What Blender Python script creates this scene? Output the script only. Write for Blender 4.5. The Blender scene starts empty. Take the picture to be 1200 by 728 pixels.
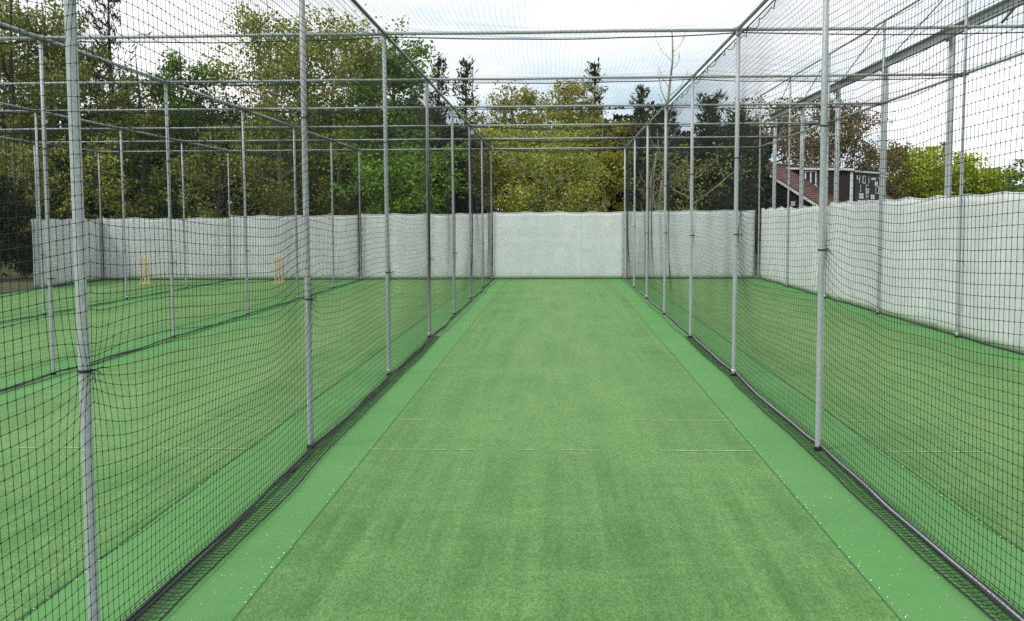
import bpy, bmesh, math, random
import numpy as np
from mathutils import Vector, Matrix

# ------------------------------------------------------------------ camera, sky, sun, exposure
scene = bpy.context.scene
COL = scene.collection
FPX, PITCH, YAW, ROLL = 1262.3, 0.0844, -0.0417, -0.0045
CAM = np.array([-0.036, 0.0, 1.657])
_c, _s = math.cos(YAW), math.sin(YAW); _cp, _sp = math.cos(PITCH), math.sin(PITCH)
_r0 = np.array([_c, -_s, 0.0]); FWD = np.array([_s*_cp, _c*_cp, -_sp]); _u0 = np.array([_s*_sp, _c*_sp, _cp])
_cr, _sr = math.cos(ROLL), math.sin(ROLL)
RIGHT = _cr*_r0 + _sr*_u0; UP = -_sr*_r0 + _cr*_u0
cd = bpy.data.cameras.new('camera'); cam = bpy.data.objects.new('camera', cd); COL.objects.link(cam)
M4 = Matrix.Identity(4)
for i in range(3):
    M4[i][0] = RIGHT[i]; M4[i][1] = UP[i]; M4[i][2] = -FWD[i]; M4[i][3] = CAM[i]
cam.matrix_world = M4
cd.sensor_width = 36.0; cd.lens = 36.0*FPX/1200.0; cd.clip_start = 0.05; cd.clip_end = 1500
scene.camera = cam

def P(px, py, Y):
    """direction of a photo pixel (1200x728) followed to the world depth Y"""
    d = RIGHT*(px-600)/FPX - UP*(py-364)/FPX + FWD
    return CAM + d*(Y-CAM[1])/d[1]

SUN_EL, SUN_AZ = math.radians(52), math.radians(234)   # azimuth from +Y clockwise: behind the camera, to the left
w = bpy.data.worlds.new('World'); scene.world = w; w.use_nodes = True
nt = w.node_tree; nt.nodes.clear()
def N(nt, t, **k):
    n = nt.nodes.new(t)
    for a, b in k.items(): setattr(n, a, b)
    return n
sky = N(nt, 'ShaderNodeTexSky', sky_type='NISHITA', sun_disc=False, sun_elevation=SUN_EL, sun_rotation=SUN_AZ)
sky.air_density = 1.0; sky.dust_density = 1.5
bg1 = N(nt, 'ShaderNodeBackground'); bg1.inputs[1].default_value = 0.14
bg2 = N(nt, 'ShaderNodeBackground'); bg2.inputs[1].default_value = 1.22
tc = N(nt, 'ShaderNodeTexCoord'); mp = N(nt, 'ShaderNodeMapping'); mp.inputs['Scale'].default_value = (1.0, 1.0, 2.6)
no = N(nt, 'ShaderNodeTexNoise'); no.inputs['Scale'].default_value = 2.3; no.inputs['Detail'].default_value = 5; no.inputs['Roughness'].default_value = .55
rp = N(nt, 'ShaderNodeValToRGB'); rp.color_ramp.elements[0].position = .34; rp.color_ramp.elements[0].color = (.72,.72,.72,1)
rp.color_ramp.elements[1].position = .52; rp.color_ramp.elements[1].color = (1,1,1,1)
cl = N(nt, 'ShaderNodeValToRGB'); cl.color_ramp.elements[0].position = .38; cl.color_ramp.elements[0].color = (.54,.66,.75,1)
cl.color_ramp.elements[1].position = .57; cl.color_ramp.elements[1].color = (1.0,1.0,1.0,1)
mx = N(nt, 'ShaderNodeMixShader'); ow = N(nt, 'ShaderNodeOutputWorld')
L = nt.links.new
L(tc.outputs['Generated'], mp.inputs[0]); L(mp.outputs[0], no.inputs['Vector'])
L(no.outputs['Fac'], rp.inputs[0]); L(no.outputs['Fac'], cl.inputs[0]); L(sky.outputs[0], bg1.inputs[0]); L(cl.outputs[0], bg2.inputs[0])
L(rp.outputs[0], mx.inputs[0]); L(bg1.outputs[0], mx.inputs[1]); L(bg2.outputs[0], mx.inputs[2]); L(mx.outputs[0], ow.inputs[0])
sd = bpy.data.lights.new('sun', 'SUN'); sd.energy = 1.6; sd.angle = math.radians(14); sd.color = (1, .96, .9)
so = bpy.data.objects.new('sun', sd); COL.objects.link(so)
_sv = Vector((math.sin(SUN_AZ)*math.cos(SUN_EL), math.cos(SUN_AZ)*math.cos(SUN_EL), math.sin(SUN_EL)))
so.rotation_euler = _sv.to_track_quat('Z', 'Y').to_euler(); so.location = (-20, -20, 30)
vs = scene.view_settings
scene.display_settings.display_device = 'sRGB'
vs.view_transform = 'Standard'; vs.look = 'None'; vs.gamma = 1; vs.use_curve_mapping = False; vs.exposure = 0.22
scene.cycles.max_bounces = 6; scene.cycles.transparent_max_bounces = 8; scene.cycles.use_denoising = False

# ------------------------------------------------------------------ helpers
def tag(o, label=None, cat=None, group=None, kind=None):
    if label: o['label'] = label
    if cat: o['category'] = cat
    if group: o['group'] = group
    if kind: o['kind'] = kind
    return o
def link(name, me, mat=None, parent=None, smooth=False):
    o = bpy.data.objects.new(name, me); COL.objects.link(o)
    if mat is not None and not me.materials: me.materials.append(mat)
    if parent is not None: o.parent = parent
    if smooth: me.polygons.foreach_set('use_smooth', np.ones(len(me.polygons), dtype=bool))
    return o
def empty(name, loc=(0,0,0), rz=0):
    o = bpy.data.objects.new(name, None); COL.objects.link(o); o.location = loc; o.rotation_euler = (0,0,rz)
    o.empty_display_size = .2
    return o
def np_mesh(name, v, q):
    """v (n,3), q (m,k) faces with k corners each"""
    v = np.asarray(v, dtype=np.float32); q = np.asarray(q, dtype=np.int32); k = q.shape[1]
    me = bpy.data.meshes.new(name)
    me.vertices.add(len(v)); me.vertices.foreach_set('co', v.ravel())
    me.loops.add(q.size); me.loops.foreach_set('vertex_index', q.ravel())
    me.polygons.add(len(q)); me.polygons.foreach_set('loop_start', np.arange(0, q.size, k, dtype=np.int32))
    me.update(calc_edges=True); return me
class MB:
    def __init__(s): s.v = []; s.f = []
    def add(s, v, f):
        n = len(s.v); s.v += [tuple(map(float, p)) for p in v]; s.f += [tuple(i+n for i in a) for a in f]; return s
    def box(s, c, d, rot=None, bev=0):
        hx, hy, hz = d[0]/2, d[1]/2, d[2]/2
        vs_ = [Vector((x, y, z)) for x in (-hx, hx) for y in (-hy, hy) for z in (-hz, hz)]
        if rot is not None: vs_ = [rot @ p for p in vs_]
        c = Vector(c)
        return s.add([p+c for p in vs_], [(0,1,3,2),(4,6,7,5),(0,4,5,1),(2,3,7,6),(0,2,6,4),(1,5,7,3)])
    def tube(s, pts, r, n=8, cap=True):
        pts = [Vector(p) for p in pts]; m = len(pts)
        rs = r if isinstance(r, (list, tuple)) else [r]*m
        vs_ = []; fs = []; ref = None
        for i, p in enumerate(pts):
            t = (pts[min(i+1, m-1)]-pts[max(i-1, 0)])
            if t.length < 1e-9: t = Vector((0,0,1))
            t.normalize()
            if ref is None: ref = Vector((1,0,0)) if abs(t.x) < .8 else Vector((0,1,0))
            a = (ref - t*ref.dot(t)); a.normalize(); b = t.cross(a); ref = a
            for k in range(n):
                g = 2*math.pi*k/n; vs_.append(p + (a*math.cos(g)+b*math.sin(g))*rs[i])
        for i in range(m-1):
            for k in range(n):
                fs.append((i*n+k, i*n+(k+1)%n, (i+1)*n+(k+1)%n, (i+1)*n+k))
        if cap: fs.append(tuple(range(n))[::-1]); fs.append(tuple(range((m-1)*n, m*n)))
        return s.add(vs_, fs)
    def build(s, name, mat, parent=None, smooth=False):
        me = bpy.data.meshes.new(name); me.from_pydata(s.v, [], s.f); me.update()
        bm = bmesh.new(); bm.from_mesh(me); bmesh.ops.recalc_face_normals(bm, faces=bm.faces); bm.to_mesh(me); bm.free()
        return link(name, me, mat, parent, smooth)

def tubes_np(pts, rad, o1, o2, sides=3):
    """pts (n,m,3) lines -> verts, quads; o1,o2 the two cross directions"""
    n, m, _ = pts.shape; o1 = np.array(o1, float); o2 = np.array(o2, float)
    ang = np.arange(sides)*2*math.pi/sides + .4
    off = (np.cos(ang)[:, None]*o1 + np.sin(ang)[:, None]*o2)*rad
    v = (pts[:, :, None, :] + off[None, None]).reshape(-1, 3)
    idx = np.arange(n*m*sides).reshape(n, m, sides)
    a = idx[:, :-1, :]; b = idx[:, 1:, :]; r = lambda x: np.roll(x, -1, axis=2)
    return v, np.stack([a, r(a), r(b), b], -1).reshape(-1, 4)
def knots_np(c, r):
    """small four-sided bipyramids at c (n,3), as degenerate-free quads"""
    d = np.array([[1,0,0],[0,1,0],[-1,0,0],[0,-1,0],[0,0,1],[0,0,-1]], float)*r
    v = (c[:, None, :] + d[None]).reshape(-1, 3); b = (np.arange(len(c))*6)[:, None, None]
    t = np.array([[0,1,4],[1,2,4],[2,3,4],[3,0,4],[1,0,5],[2,1,5],[3,2,5],[0,3,5]])
    return v, (b + t[None]).reshape(-1, 3)

# ------------------------------------------------------------------ materials
MATS = {}
def newmat(name):
    m = bpy.data.materials.new(name); m.use_nodes = True; MATS[name] = m
    return m, m.node_tree, m.node_tree.nodes['Principled BSDF']
def noise(nt, scale, detail=4, rough=.6, vec=None, dist=0):
    n = N(nt, 'ShaderNodeTexNoise'); n.inputs['Scale'].default_value = scale; n.inputs['Detail'].default_value = detail
    n.inputs['Roughness'].default_value = rough; n.inputs['Distortion'].default_value = dist
    if vec is not None: nt.links.new(vec, n.inputs['Vector'])
    return n
def ramp(nt, fac, stops):
    r = N(nt, 'ShaderNodeValToRGB'); e = r.color_ramp.elements
    while len(e) > 1: e.remove(e[-1])
    e[0].position = stops[0][0]; e[0].color = (*stops[0][1], 1)
    for p, c in stops[1:]:
        x = e.new(p); x.color = (*c, 1)
    nt.links.new(fac, r.inputs[0]); return r
def mixc(nt, fac, a, b, mode='MIX'):
    m = N(nt, 'ShaderNodeMix', data_type='RGBA', blend_type=mode)
    if isinstance(fac, (int, float)): m.inputs[0].default_value = fac
    else: nt.links.new(fac, m.inputs[0])
    for i, x in ((6, a), (7, b)):
        if isinstance(x, tuple): m.inputs[i].default_value = (*x, 1)
        else: nt.links.new(x, m.inputs[i])
    return m.outputs[2]
def coords(nt, scale=(1,1,1), kind='Object'):
    t = N(nt, 'ShaderNodeTexCoord'); m = N(nt, 'ShaderNodeMapping'); m.inputs['Scale'].default_value = scale
    nt.links.new(t.outputs[kind], m.inputs[0]); return m.outputs[0]
def bump(nt, b, h, strength, dist=.01):
    n = N(nt, 'ShaderNodeBump'); n.inputs['Strength'].default_value = strength; n.inputs['Distance'].default_value = dist
    nt.links.new(h, n.inputs['Height']); nt.links.new(n.outputs[0], b.inputs['Normal'])

def simple(name, c1, c2, scale=20, rough=.6, metal=0, bstr=.2, dist=.003, vscale=(1,1,1)):
    m, nt, b = newmat(name); v = coords(nt, vscale)
    n = noise(nt, scale, 5, .65, v); r = ramp(nt, n.outputs[0], [(.3, c1), (.7, c2)])
    nt.links.new(r.outputs[0], b.inputs['Base Color']); b.inputs['Roughness'].default_value = rough; b.inputs['Metallic'].default_value = metal
    if bstr: bump(nt, b, n.outputs[0], bstr, dist)
    return m

# galvanised tube: spangled grey, patches of dull lichen green
def galv(name, lichen):
    m, nt, b = newmat(name); v = coords(nt, kind='Object')
    n1 = noise(nt, 60, 3, .5, v); n2 = noise(nt, 5, 5, .65, coords(nt, (1,1,.35))); n3 = noise(nt, 26, 4, .7, v)
    r1 = ramp(nt, n1.outputs[0], [(.3, (.34,.36,.37)), (.7, (.47,.50,.52))])
    r2 = ramp(nt, n2.outputs[0], [(.48, (0,0,0)), (.72, (lichen,)*3)])
    c = mixc(nt, r2.outputs[0], r1.outputs[0], (.27,.34,.22))
    r3 = ramp(nt, n3.outputs[0], [(.62, (0,0,0)), (.75, (.5,.5,.5))])
    c = mixc(nt, r3.outputs[0], c, (.22,.24,.24))
    nt.links.new(c, b.inputs['Base Color']); b.inputs['Roughness'].default_value = .55; b.inputs['Metallic'].default_value = .25
    bump(nt, b, n1.outputs[0], .15, .001); return m
M_POST = galv('galvanised_post', .25); M_RAIL = galv('galvanised_rail', .8); M_COL = galv('weathered_column', .6)
M_NET = simple('net_twine', (.006,.010,.008), (.014,.020,.016), 40, .8, 0, 0)
M_ROPE = simple('black_rope', (.008,.009,.010), (.030,.032,.034), 120, .7, 0, .6, .004)
M_ROPEG = simple('grey_rope', (.22,.22,.24), (.40,.40,.42), 90, .8, 0, .6, .004)
M_TIE = simple('black_tie', (.006,.006,.007), (.02,.02,.022), 50, .5, 0, 0)
M_WHITE = simple('white_plastic', (.70,.72,.70), (.82,.83,.82), 30, .5, 0, .1)
M_WOODP = simple('stump_wood', (.62,.47,.27), (.78,.64,.42), 30, .5, 0, .1, .002, (1,1,.15))

# turf
def turf(name, hue, pile, streak):
    m, nt, b = newmat(name); v = coords(nt, kind='Object')
    dark, mid, light, warm = hue
    vn = coords(nt, (1,.38,1)); fine = noise(nt, 230, 2, .7, vn); med = noise(nt, 85, 5, .78, vn); big = noise(nt, .8, 6, .66, v)
    cross = noise(nt, 7, 4, .7, coords(nt, (.35, 1.0, 1))); lng = noise(nt, 6.0, 4, .65, coords(nt, (1.0, .02, 1)))
    c = ramp(nt, big.outputs[0], [(.36, mid), (.52, light), (.66, warm)]).outputs[0]
    s1 = ramp(nt, lng.outputs[0], [(.42, (0,0,0)), (.64, (streak,)*3)]); c = mixc(nt, s1.outputs[0], c, warm)
    s2 = ramp(nt, cross.outputs[0], [(.42, (streak*.3,)*3), (.6, (0,0,0))]); c = mixc(nt, s2.outputs[0], c, mid)
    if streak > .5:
        # worn, paler strip down each lane's middle; tone lightens away from the near end
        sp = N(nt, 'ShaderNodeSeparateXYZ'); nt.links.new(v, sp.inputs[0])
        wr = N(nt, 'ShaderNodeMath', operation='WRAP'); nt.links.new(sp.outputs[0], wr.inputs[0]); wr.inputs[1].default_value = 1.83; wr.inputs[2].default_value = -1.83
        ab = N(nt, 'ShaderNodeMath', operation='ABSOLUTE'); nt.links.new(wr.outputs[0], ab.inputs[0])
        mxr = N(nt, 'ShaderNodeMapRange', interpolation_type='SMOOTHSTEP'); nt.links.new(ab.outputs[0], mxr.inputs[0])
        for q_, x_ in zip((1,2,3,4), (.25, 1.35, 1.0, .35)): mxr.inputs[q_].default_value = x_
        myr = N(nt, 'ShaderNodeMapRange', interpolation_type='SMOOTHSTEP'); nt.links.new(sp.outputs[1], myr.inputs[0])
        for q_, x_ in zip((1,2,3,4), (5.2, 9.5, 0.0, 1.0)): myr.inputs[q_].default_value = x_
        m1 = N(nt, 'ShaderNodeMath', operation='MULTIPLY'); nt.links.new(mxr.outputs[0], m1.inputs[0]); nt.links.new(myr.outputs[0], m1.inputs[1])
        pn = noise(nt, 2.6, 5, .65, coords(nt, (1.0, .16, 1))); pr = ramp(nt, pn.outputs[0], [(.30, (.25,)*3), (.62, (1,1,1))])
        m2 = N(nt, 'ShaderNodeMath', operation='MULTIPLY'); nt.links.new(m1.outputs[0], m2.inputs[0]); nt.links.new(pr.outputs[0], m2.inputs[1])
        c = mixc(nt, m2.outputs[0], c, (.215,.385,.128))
    f1 = ramp(nt, fine.outputs[0], [(.34, (pile,)*3), (.56, (0,0,0))]); c = mixc(nt, f1.outputs[0], c, dark)
    f2 = ramp(nt, med.outputs[0], [(.40, (pile*.75,)*3), (.55, (0,0,0))]); c = mixc(nt, f2.outputs[0], c, dark)
    f3 = ramp(nt, med.outputs[0], [(.55, (0,0,0)), (.75, (pile*.8,)*3)]); c = mixc(nt, f3.outputs[0], c, warm)
    nt.links.new(c, b.inputs['Base Color']); b.inputs['Roughness'].default_value = .85
    b.inputs['Specular IOR Level'].default_value = .06; b.inputs['Sheen Weight'].default_value = .12
    b.inputs['Sheen Roughness'].default_value = .6; b.inputs['Sheen Tint'].default_value = (.75,1,.6,1)
    bump(nt, b, fine.outputs[0], .5*pile+.1, .006); return m
M_STRIP = turf('edge_carpet', ((.045,.15,.036), (.078,.235,.062), (.089,.258,.072), (.11,.275,.088)), .22, .25)
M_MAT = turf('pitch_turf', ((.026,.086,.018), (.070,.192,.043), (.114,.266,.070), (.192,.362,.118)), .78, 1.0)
M_LINE = simple('worn_paint', (.13,.26,.08), (.60,.70,.54), 26, .9, 0, .2)
M_SEAM = simple('seam_dark', (.02,.09,.02), (.05,.16,.05), 30, .95, 0, 0)  # dark green joint line along the mat edges

def ground_mat():
    m, nt, b = newmat('rough_ground'); v = coords(nt, kind='Object')
    n1 = noise(nt, .35, 6, .6, v); n2 = noise(nt, 7, 5, .7, v)
    c = ramp(nt, n1.outputs[0], [(.35, (.055,.075,.025)), (.55, (.10,.12,.045)), (.7, (.15,.125,.075))]).outputs[0]
    c = mixc(nt, ramp(nt, n2.outputs[0], [(.4, (.7,.7,.7)), (.65, (0,0,0))]).outputs[0], c, (.05,.055,.025))
    nt.links.new(c, b.inputs['Base Color']); b.inputs['Roughness'].default_value = .95; bump(nt, b, n2.outputs[0], .6, .05)
    return m
M_GROUND = ground_mat()

def sheet_mat():
    m, nt, b = newmat('white_woven_sheet'); v = coords(nt, kind='Generated')
    ob = coords(nt, kind='Object')
    sx = N(nt, 'ShaderNodeSeparateXYZ'); nt.links.new(ob, sx.inputs[0])
    w1 = N(nt, 'ShaderNodeTexWave', wave_type='BANDS', bands_direction='Z'); w1.inputs['Scale'].default_value = 9; w1.inputs['Distortion'].default_value = .3
    nt.links.new(ob, w1.inputs[0])
    n1 = noise(nt, 1.3, 5, .6, ob); n2 = noise(nt, 3.5, 5, .6, coords(nt, (1,1,.5)))
    bandn = noise(nt, 3.2, 2, .5, coords(nt, (.02,.02,1)))
    c = ramp(nt, n1.outputs[0], [(.3, (.74,.77,.77)), (.7, (.84,.86,.86))]).outputs[0]
    c = mixc(nt, ramp(nt, bandn.outputs[0], [(.5, (0,0,0)), (.62, (.5,.5,.5))]).outputs[0], c, (.86,.87,.85))
    c = mixc(nt, ramp(nt, n2.outputs[0], [(.4, (.3,.3,.3)), (.6, (0,0,0))]).outputs[0], c, (.64,.67,.66))
    # grass-green dirt splashed on the bottom hand's breadth
    mr = N(nt, 'ShaderNodeMapRange'); mr.inputs[1].default_value = .0; mr.inputs[2].default_value = .22; mr.inputs[3].default_value = .8; mr.inputs[4].default_value = 0
    nt.links.new(sx.outputs[2], mr.inputs[0])
    mu = N(nt, 'ShaderNodeMath', operation='MULTIPLY'); nt.links.new(mr.outputs[0], mu.inputs[0]); nt.links.new(n1.outputs[0], mu.inputs[1])
    c = mixc(nt, mu.outputs[0], c, (.42,.50,.28))
    nt.links.new(c, b.inputs['Base Color']); b.inputs['Roughness'].default_value = .7
    bump(nt, b, n2.outputs[0], .35, .05)
    tr = N(nt, 'ShaderNodeBsdfTranslucent'); nt.links.new(c, tr.inputs[0]); ms = N(nt, 'ShaderNodeMixShader'); ms.inputs[0].default_value = .22
    o = nt.nodes['Material Output']; nt.links.new(b.outputs[0], ms.inputs[1]); nt.links.new(tr.outputs[0], ms.inputs[2]); nt.links.new(ms.outputs[0], o.inputs[0])
    return m
M_SHEET = sheet_mat()
M_HEM = simple('sheet_hem', (.55,.57,.55), (.74,.75,.74), 20, .7, 0, .2)

def leafmat(name, cols, trans=.3):
    m, nt, b = newmat(name); g = N(nt, 'ShaderNodeNewGeometry')
    n = noise(nt, .9, 3, .6, coords(nt, kind='Object'))
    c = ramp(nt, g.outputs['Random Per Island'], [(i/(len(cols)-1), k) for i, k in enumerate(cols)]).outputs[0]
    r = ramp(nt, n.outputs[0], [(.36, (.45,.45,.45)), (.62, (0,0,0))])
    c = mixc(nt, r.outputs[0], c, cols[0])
    nt.links.new(c, b.inputs['Base Color']); b.inputs['Roughness'].default_value = .6; b.inputs['Specular IOR Level'].default_value = .3
    tr = N(nt, 'ShaderNodeBsdfTranslucent'); nt.links.new(c, tr.inputs[0]); ms = N(nt, 'ShaderNodeMixShader'); ms.inputs[0].default_value = trans
    o = nt.nodes['Material Output']; nt.links.new(b.outputs[0], ms.inputs[1]); nt.links.new(tr.outputs[0], ms.inputs[2]); nt.links.new(ms.outputs[0], o.inputs[0])
    return m
LEAF = {
 'olive': leafmat('olive_leaf', [(0.101,0.135,0.031), (0.247,0.281,0.059), (0.425,0.414,0.101)]),
 'spring': leafmat('spring_leaf', [(0.140,0.184,0.031), (0.367,0.409,0.071), (0.600,0.582,0.140)]),
 'green': leafmat('green_leaf', [(0.064,0.129,0.025), (0.140,0.270,0.043), (0.302,0.431,0.076)]),
 'vivid': leafmat('vivid_leaf', [(0.079,0.159,0.021), (0.187,0.338,0.036), (0.316,0.446,0.071)]),
 'golden': leafmat('golden_leaf', [(.13,.145,.026), (.33,.34,.058), (.50,.40,.085)]),
 'lime': leafmat('lime_leaf', [(0.193,0.267,0.018), (0.416,0.490,0.032), (0.564,0.579,0.074)]),
 'copper': leafmat('copper_leaf', [(0.108,0.070,0.035), (0.257,0.169,0.081), (0.351,0.297,0.101)]),
 'pine': leafmat('pine_needle', [(.024,.034,.013), (.056,.070,.025), (.115,.125,.048)], .1),
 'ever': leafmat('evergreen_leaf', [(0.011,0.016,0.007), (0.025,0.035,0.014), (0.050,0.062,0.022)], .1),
}
M_BARK = simple('dark_bark', (.035,.028,.02), (.10,.085,.06), 14, .9, 0, .6, .02, (1,1,.3))
M_PALE = simple('pale_bark', (.20,.185,.13), (.42,.39,.29), 10, .85, 0, .5, .02, (1,1,.3))

# ------------------------------------------------------------------ the ground
LANE = 3.66
X = {'L1': -LANE/2, 'L2': -LANE*1.5, 'L3': -LANE*2.5, 'L4': -LANE*3.5, 'R1': LANE/2, 'R2': LANE*1.5}
Y0, SP = 29.80, 3.687
YP = [Y0-SP*i for i in range(10)]            # rows of posts, from the back
HT = 3.594
def plane(name, x0, x1, y0, y1, z, mat, kind='structure', parent=None):
    me = bpy.data.meshes.new(name); me.from_pydata([(x0,y0,z),(x1,y0,z),(x1,y1,z),(x0,y1,z)], [], [(0,1,2,3)]); me.update()
    o = link(name, me, mat, parent)
    if kind: o['kind'] = kind
    return o
g = plane('ground', -300, 300, -60, 500, -.03, M_GROUND); tag(g, 'rough grass and bare earth around the practice nets')
g = plane('green_carpet', -12.95, 5.75, -6, 29.95, 0, M_STRIP); tag(g, 'smooth bright green carpet between and beside the pitch mats')
lanes = {'centre': 0.0, 'left': -LANE, 'second_left': -2*LANE, 'third_left': -3*LANE, 'right': LANE}
LN = {'centre': 'middle practice lane, straight ahead between the two nearest nets', 'left': 'lane just left of the middle lane',
      'second_left': 'second lane left of the middle one', 'third_left': 'farthest left lane behind all the nets', 'right': 'right lane beside the long white sheet'}
rng = random.Random(4)
for k, xc in lanes.items():
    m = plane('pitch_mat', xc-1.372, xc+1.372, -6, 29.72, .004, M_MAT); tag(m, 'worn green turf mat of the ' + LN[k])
    for s in (-1, 1):
        plane('seam', xc+s*1.378-.006, xc+s*1.378+.006, -6, 29.72, .0035, M_SEAM, None, m)
    for yy in (7.62, 8.78):                                  # popping and bowling crease, rubbed away in places
        pieces = [(-1.37, -.95), (-.9, -.62), (-.3, -.18), (.02, .28), (.72, .80), (.82, 1.37)] if yy < 8 else [(-1.37, -1.12), (-.6,-.45), (.55, .62), (.66, 1.37)]
        q = MB()
        for a, b_ in pieces:
            a += rng.uniform(-.04,.04)
            q.add([(xc+a,yy-.008,.008),(xc+b_,yy-.008,.008),(xc+b_,yy+.008,.008),(xc+a,yy+.008,.008)], [(0,1,2,3)])
        q.build('crease_line', M_LINE, m)
# white heads of the fixing pins along the seams and flecks of grit on the carpet
q = MB()
for xc in lanes.values():
    for s in (-1, 1):
        y = 2.2
        while y < 9.2:
            y += rng.uniform(.07, .17)
            if rng.random() < .18: continue
            r = rng.uniform(.0022, .005); x = xc+s*(1.378+rng.uniform(.006, .03))
            a0 = rng.random()*3; n = 6
            q.add([(x+r*rng.uniform(.6,1.3)*math.cos(a0+i*2*math.pi/n), y+1.3*r*rng.uniform(.6,1.3)*math.sin(a0+i*2*math.pi/n), .006) for i in range(n)]+[(x,y,.0105)], [(i,(i+1)%n,n) for i in range(n)])
for _ in range(260):
    s = rng.choice((-1,1)); x = s*rng.uniform(1.4,1.74); y = rng.uniform(2.4, 6.5); r = rng.uniform(.0015,.0035)
    q.add([(x-r,y,.003),(x,y-r,.003),(x+r,y,.003),(x,y+r,.003),(x,y,.003+r)], [(0,1,4),(1,2,4),(2,3,4),(3,0,4)])
tag(q.build('pin_heads', M_WHITE), 'white pin heads and grit specks along the mat seams', 'pins', kind='stuff')

# ------------------------------------------------------------------ the steel frame of the nets
frame = tag(empty('net_frame', (0, 15, 0)), 'galvanised tubular steel frame carrying all the practice nets', 'frame')
frame.location = (0,0,0)
RP = .0215
post_me = {}
def post_mesh(h):
    if h not in post_me:
        o = MB().tube([(0,0,0),(0,0,.02),(0,0,h*.33),(0,0,h*.66),(0,0,h)], RP, 16)
        me = bpy.data.meshes.new('post'); me.from_pydata(o.v, [], o.f); me.update(); me.materials.append(M_POST)
        me.polygons.foreach_set('use_smooth', [len(p.vertices) == 4 for p in me.polygons]); post_me[h] = me
    return post_me[h]
def ring_me(name, r, z, hh, mat, n=16):
    q = MB().tube([(0,0,z-hh),(0,0,z-hh*.5),(0,0,z+hh*.5),(0,0,z+hh)], [r-.002, r, r, r-.002], n)
    me = bpy.data.meshes.new(name); me.from_pydata(q.v, [], q.f); me.update(); me.materials.append(mat); return me
R_TIE = ring_me('tie', RP+.004, 0, .006, M_TIE); R_BASE = ring_me('base_sleeve', RP+.008, .015, .015, M_TIE); R_COLLAR = ring_me('collar', RP+.004, 0, .008, M_WHITE)
R_JOINT = ring_me('sleeve_joint', RP+.003, 0, .035, M_RAIL)
knot_q = MB()
for a in range(3): knot_q.tube([(RP+.003, (a-1)*.004, 0), (RP+.03, (a-1)*.03+.01, .01*(a-1)), (RP+.05, (a-1)*.05, -.035+.02*a)], .0025, 5)
K_ME = bpy.data.meshes.new('tie_end'); K_ME.from_pydata(knot_q.v, [], knot_q.f); K_ME.update(); K_ME.materials.append(M_TIE)
first = {'L1': 8, 'L2': 7, 'L3': 6, 'L4': 4, 'R1': 8, 'R2': 6}
TIES = {}
for ln, x in X.items():
    for i in range(0, first[ln]+1):
        y = YP[i]
        if y < .2: continue
        h = 4.99 if (ln == 'R2' and i <= 5) else HT-.02
        po = link('post', post_mesh(h), None, frame); po.location = (x, y, 0)
        po.rotation_euler = (rng.uniform(-.0022,.0022), rng.uniform(-.0022,.0022), rng.random()*6)
        zs = [1.08+rng.uniform(-.05,.05), 2.44+rng.uniform(-.06,.06)]
        if ln == 'R1': zs = [1.42+rng.uniform(-.08,.08), 2.25+rng.uniform(-.06,.06)]
        TIES[(ln, i)] = zs
        for z in zs:
            t = link('tie', R_TIE, None, po); t.location = (0,0,z); t.rotation_euler = (rng.uniform(-.1,.1), rng.uniform(-.1,.1), 0)
            if i >= 3:
                t2 = link('tie_end', K_ME, None, po); t2.location = (0,0,z); t2.rotation_euler = (0, 0, rng.uniform(-.4,.4)-po.rotation_euler[2])
        link('base_sleeve', R_BASE, None, po)
        if rng.random() < .35 or (ln, i) in (('L1',5), ('R1',5)):
            c = link('collar', R_COLLAR, None, po); c.location = (0,0,.06)
def rail(name, a, b, r=.019, sag=0.0, n=10, mat=None, parent=frame):
    a = Vector(a); b = Vector(b); m = max(2, int((b-a).length/1.8)+1)
    pts = []
    for i in range(m+1):
        t = i/m; p = a.lerp(b, t); p.z -= sag*math.sin(math.pi*((t*m/2) % 1)) if sag else 0; pts.append(p)
    return MB().tube(pts, r, n).build(name, mat or M_RAIL, parent, True)
for ln, x in X.items():
    n = first[ln]
    for i in range(n):
        rail('side_rail', (x, YP[i]-.001, HT), (x, YP[i+1]+.001, HT))
for i in range(0, 8):
    xs = [X['L4'], X['L3'], X['L2'], X['L1'], X['R1'], X['R2']]
    for a, b in zip(xs[:-1], xs[1:]):
        if i >= 7 and a < -2: continue
        rail('cross_rail', (a+.002, YP[i], HT-.002), (b-.002, YP[i], HT-.002), .0175, .006)
clamp_q = MB().tube([(-.045,0,0),(.045,0,0)], .025, 10).tube([(0,-.045,0),(0,.045,0)], .0262, 10).tube([(0,0,-.06),(0,0,0)], .0272, 10)
CL = bpy.data.meshes.new('corner_clamp'); CL.from_pydata(clamp_q.v, [], clamp_q.f); CL.update(); CL.materials.append(M_RAIL)
for ln, x in X.items():
    for i in range(min(first[ln], 7)+1):
        c = link('corner_clamp', CL, None, frame); c.location = (x, YP[i], HT)
for i in range(0, 5): rail('upper_rail', (X['R2'], YP[i], 4.965), (X['R2'], YP[i+1], 4.965), .018)

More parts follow.
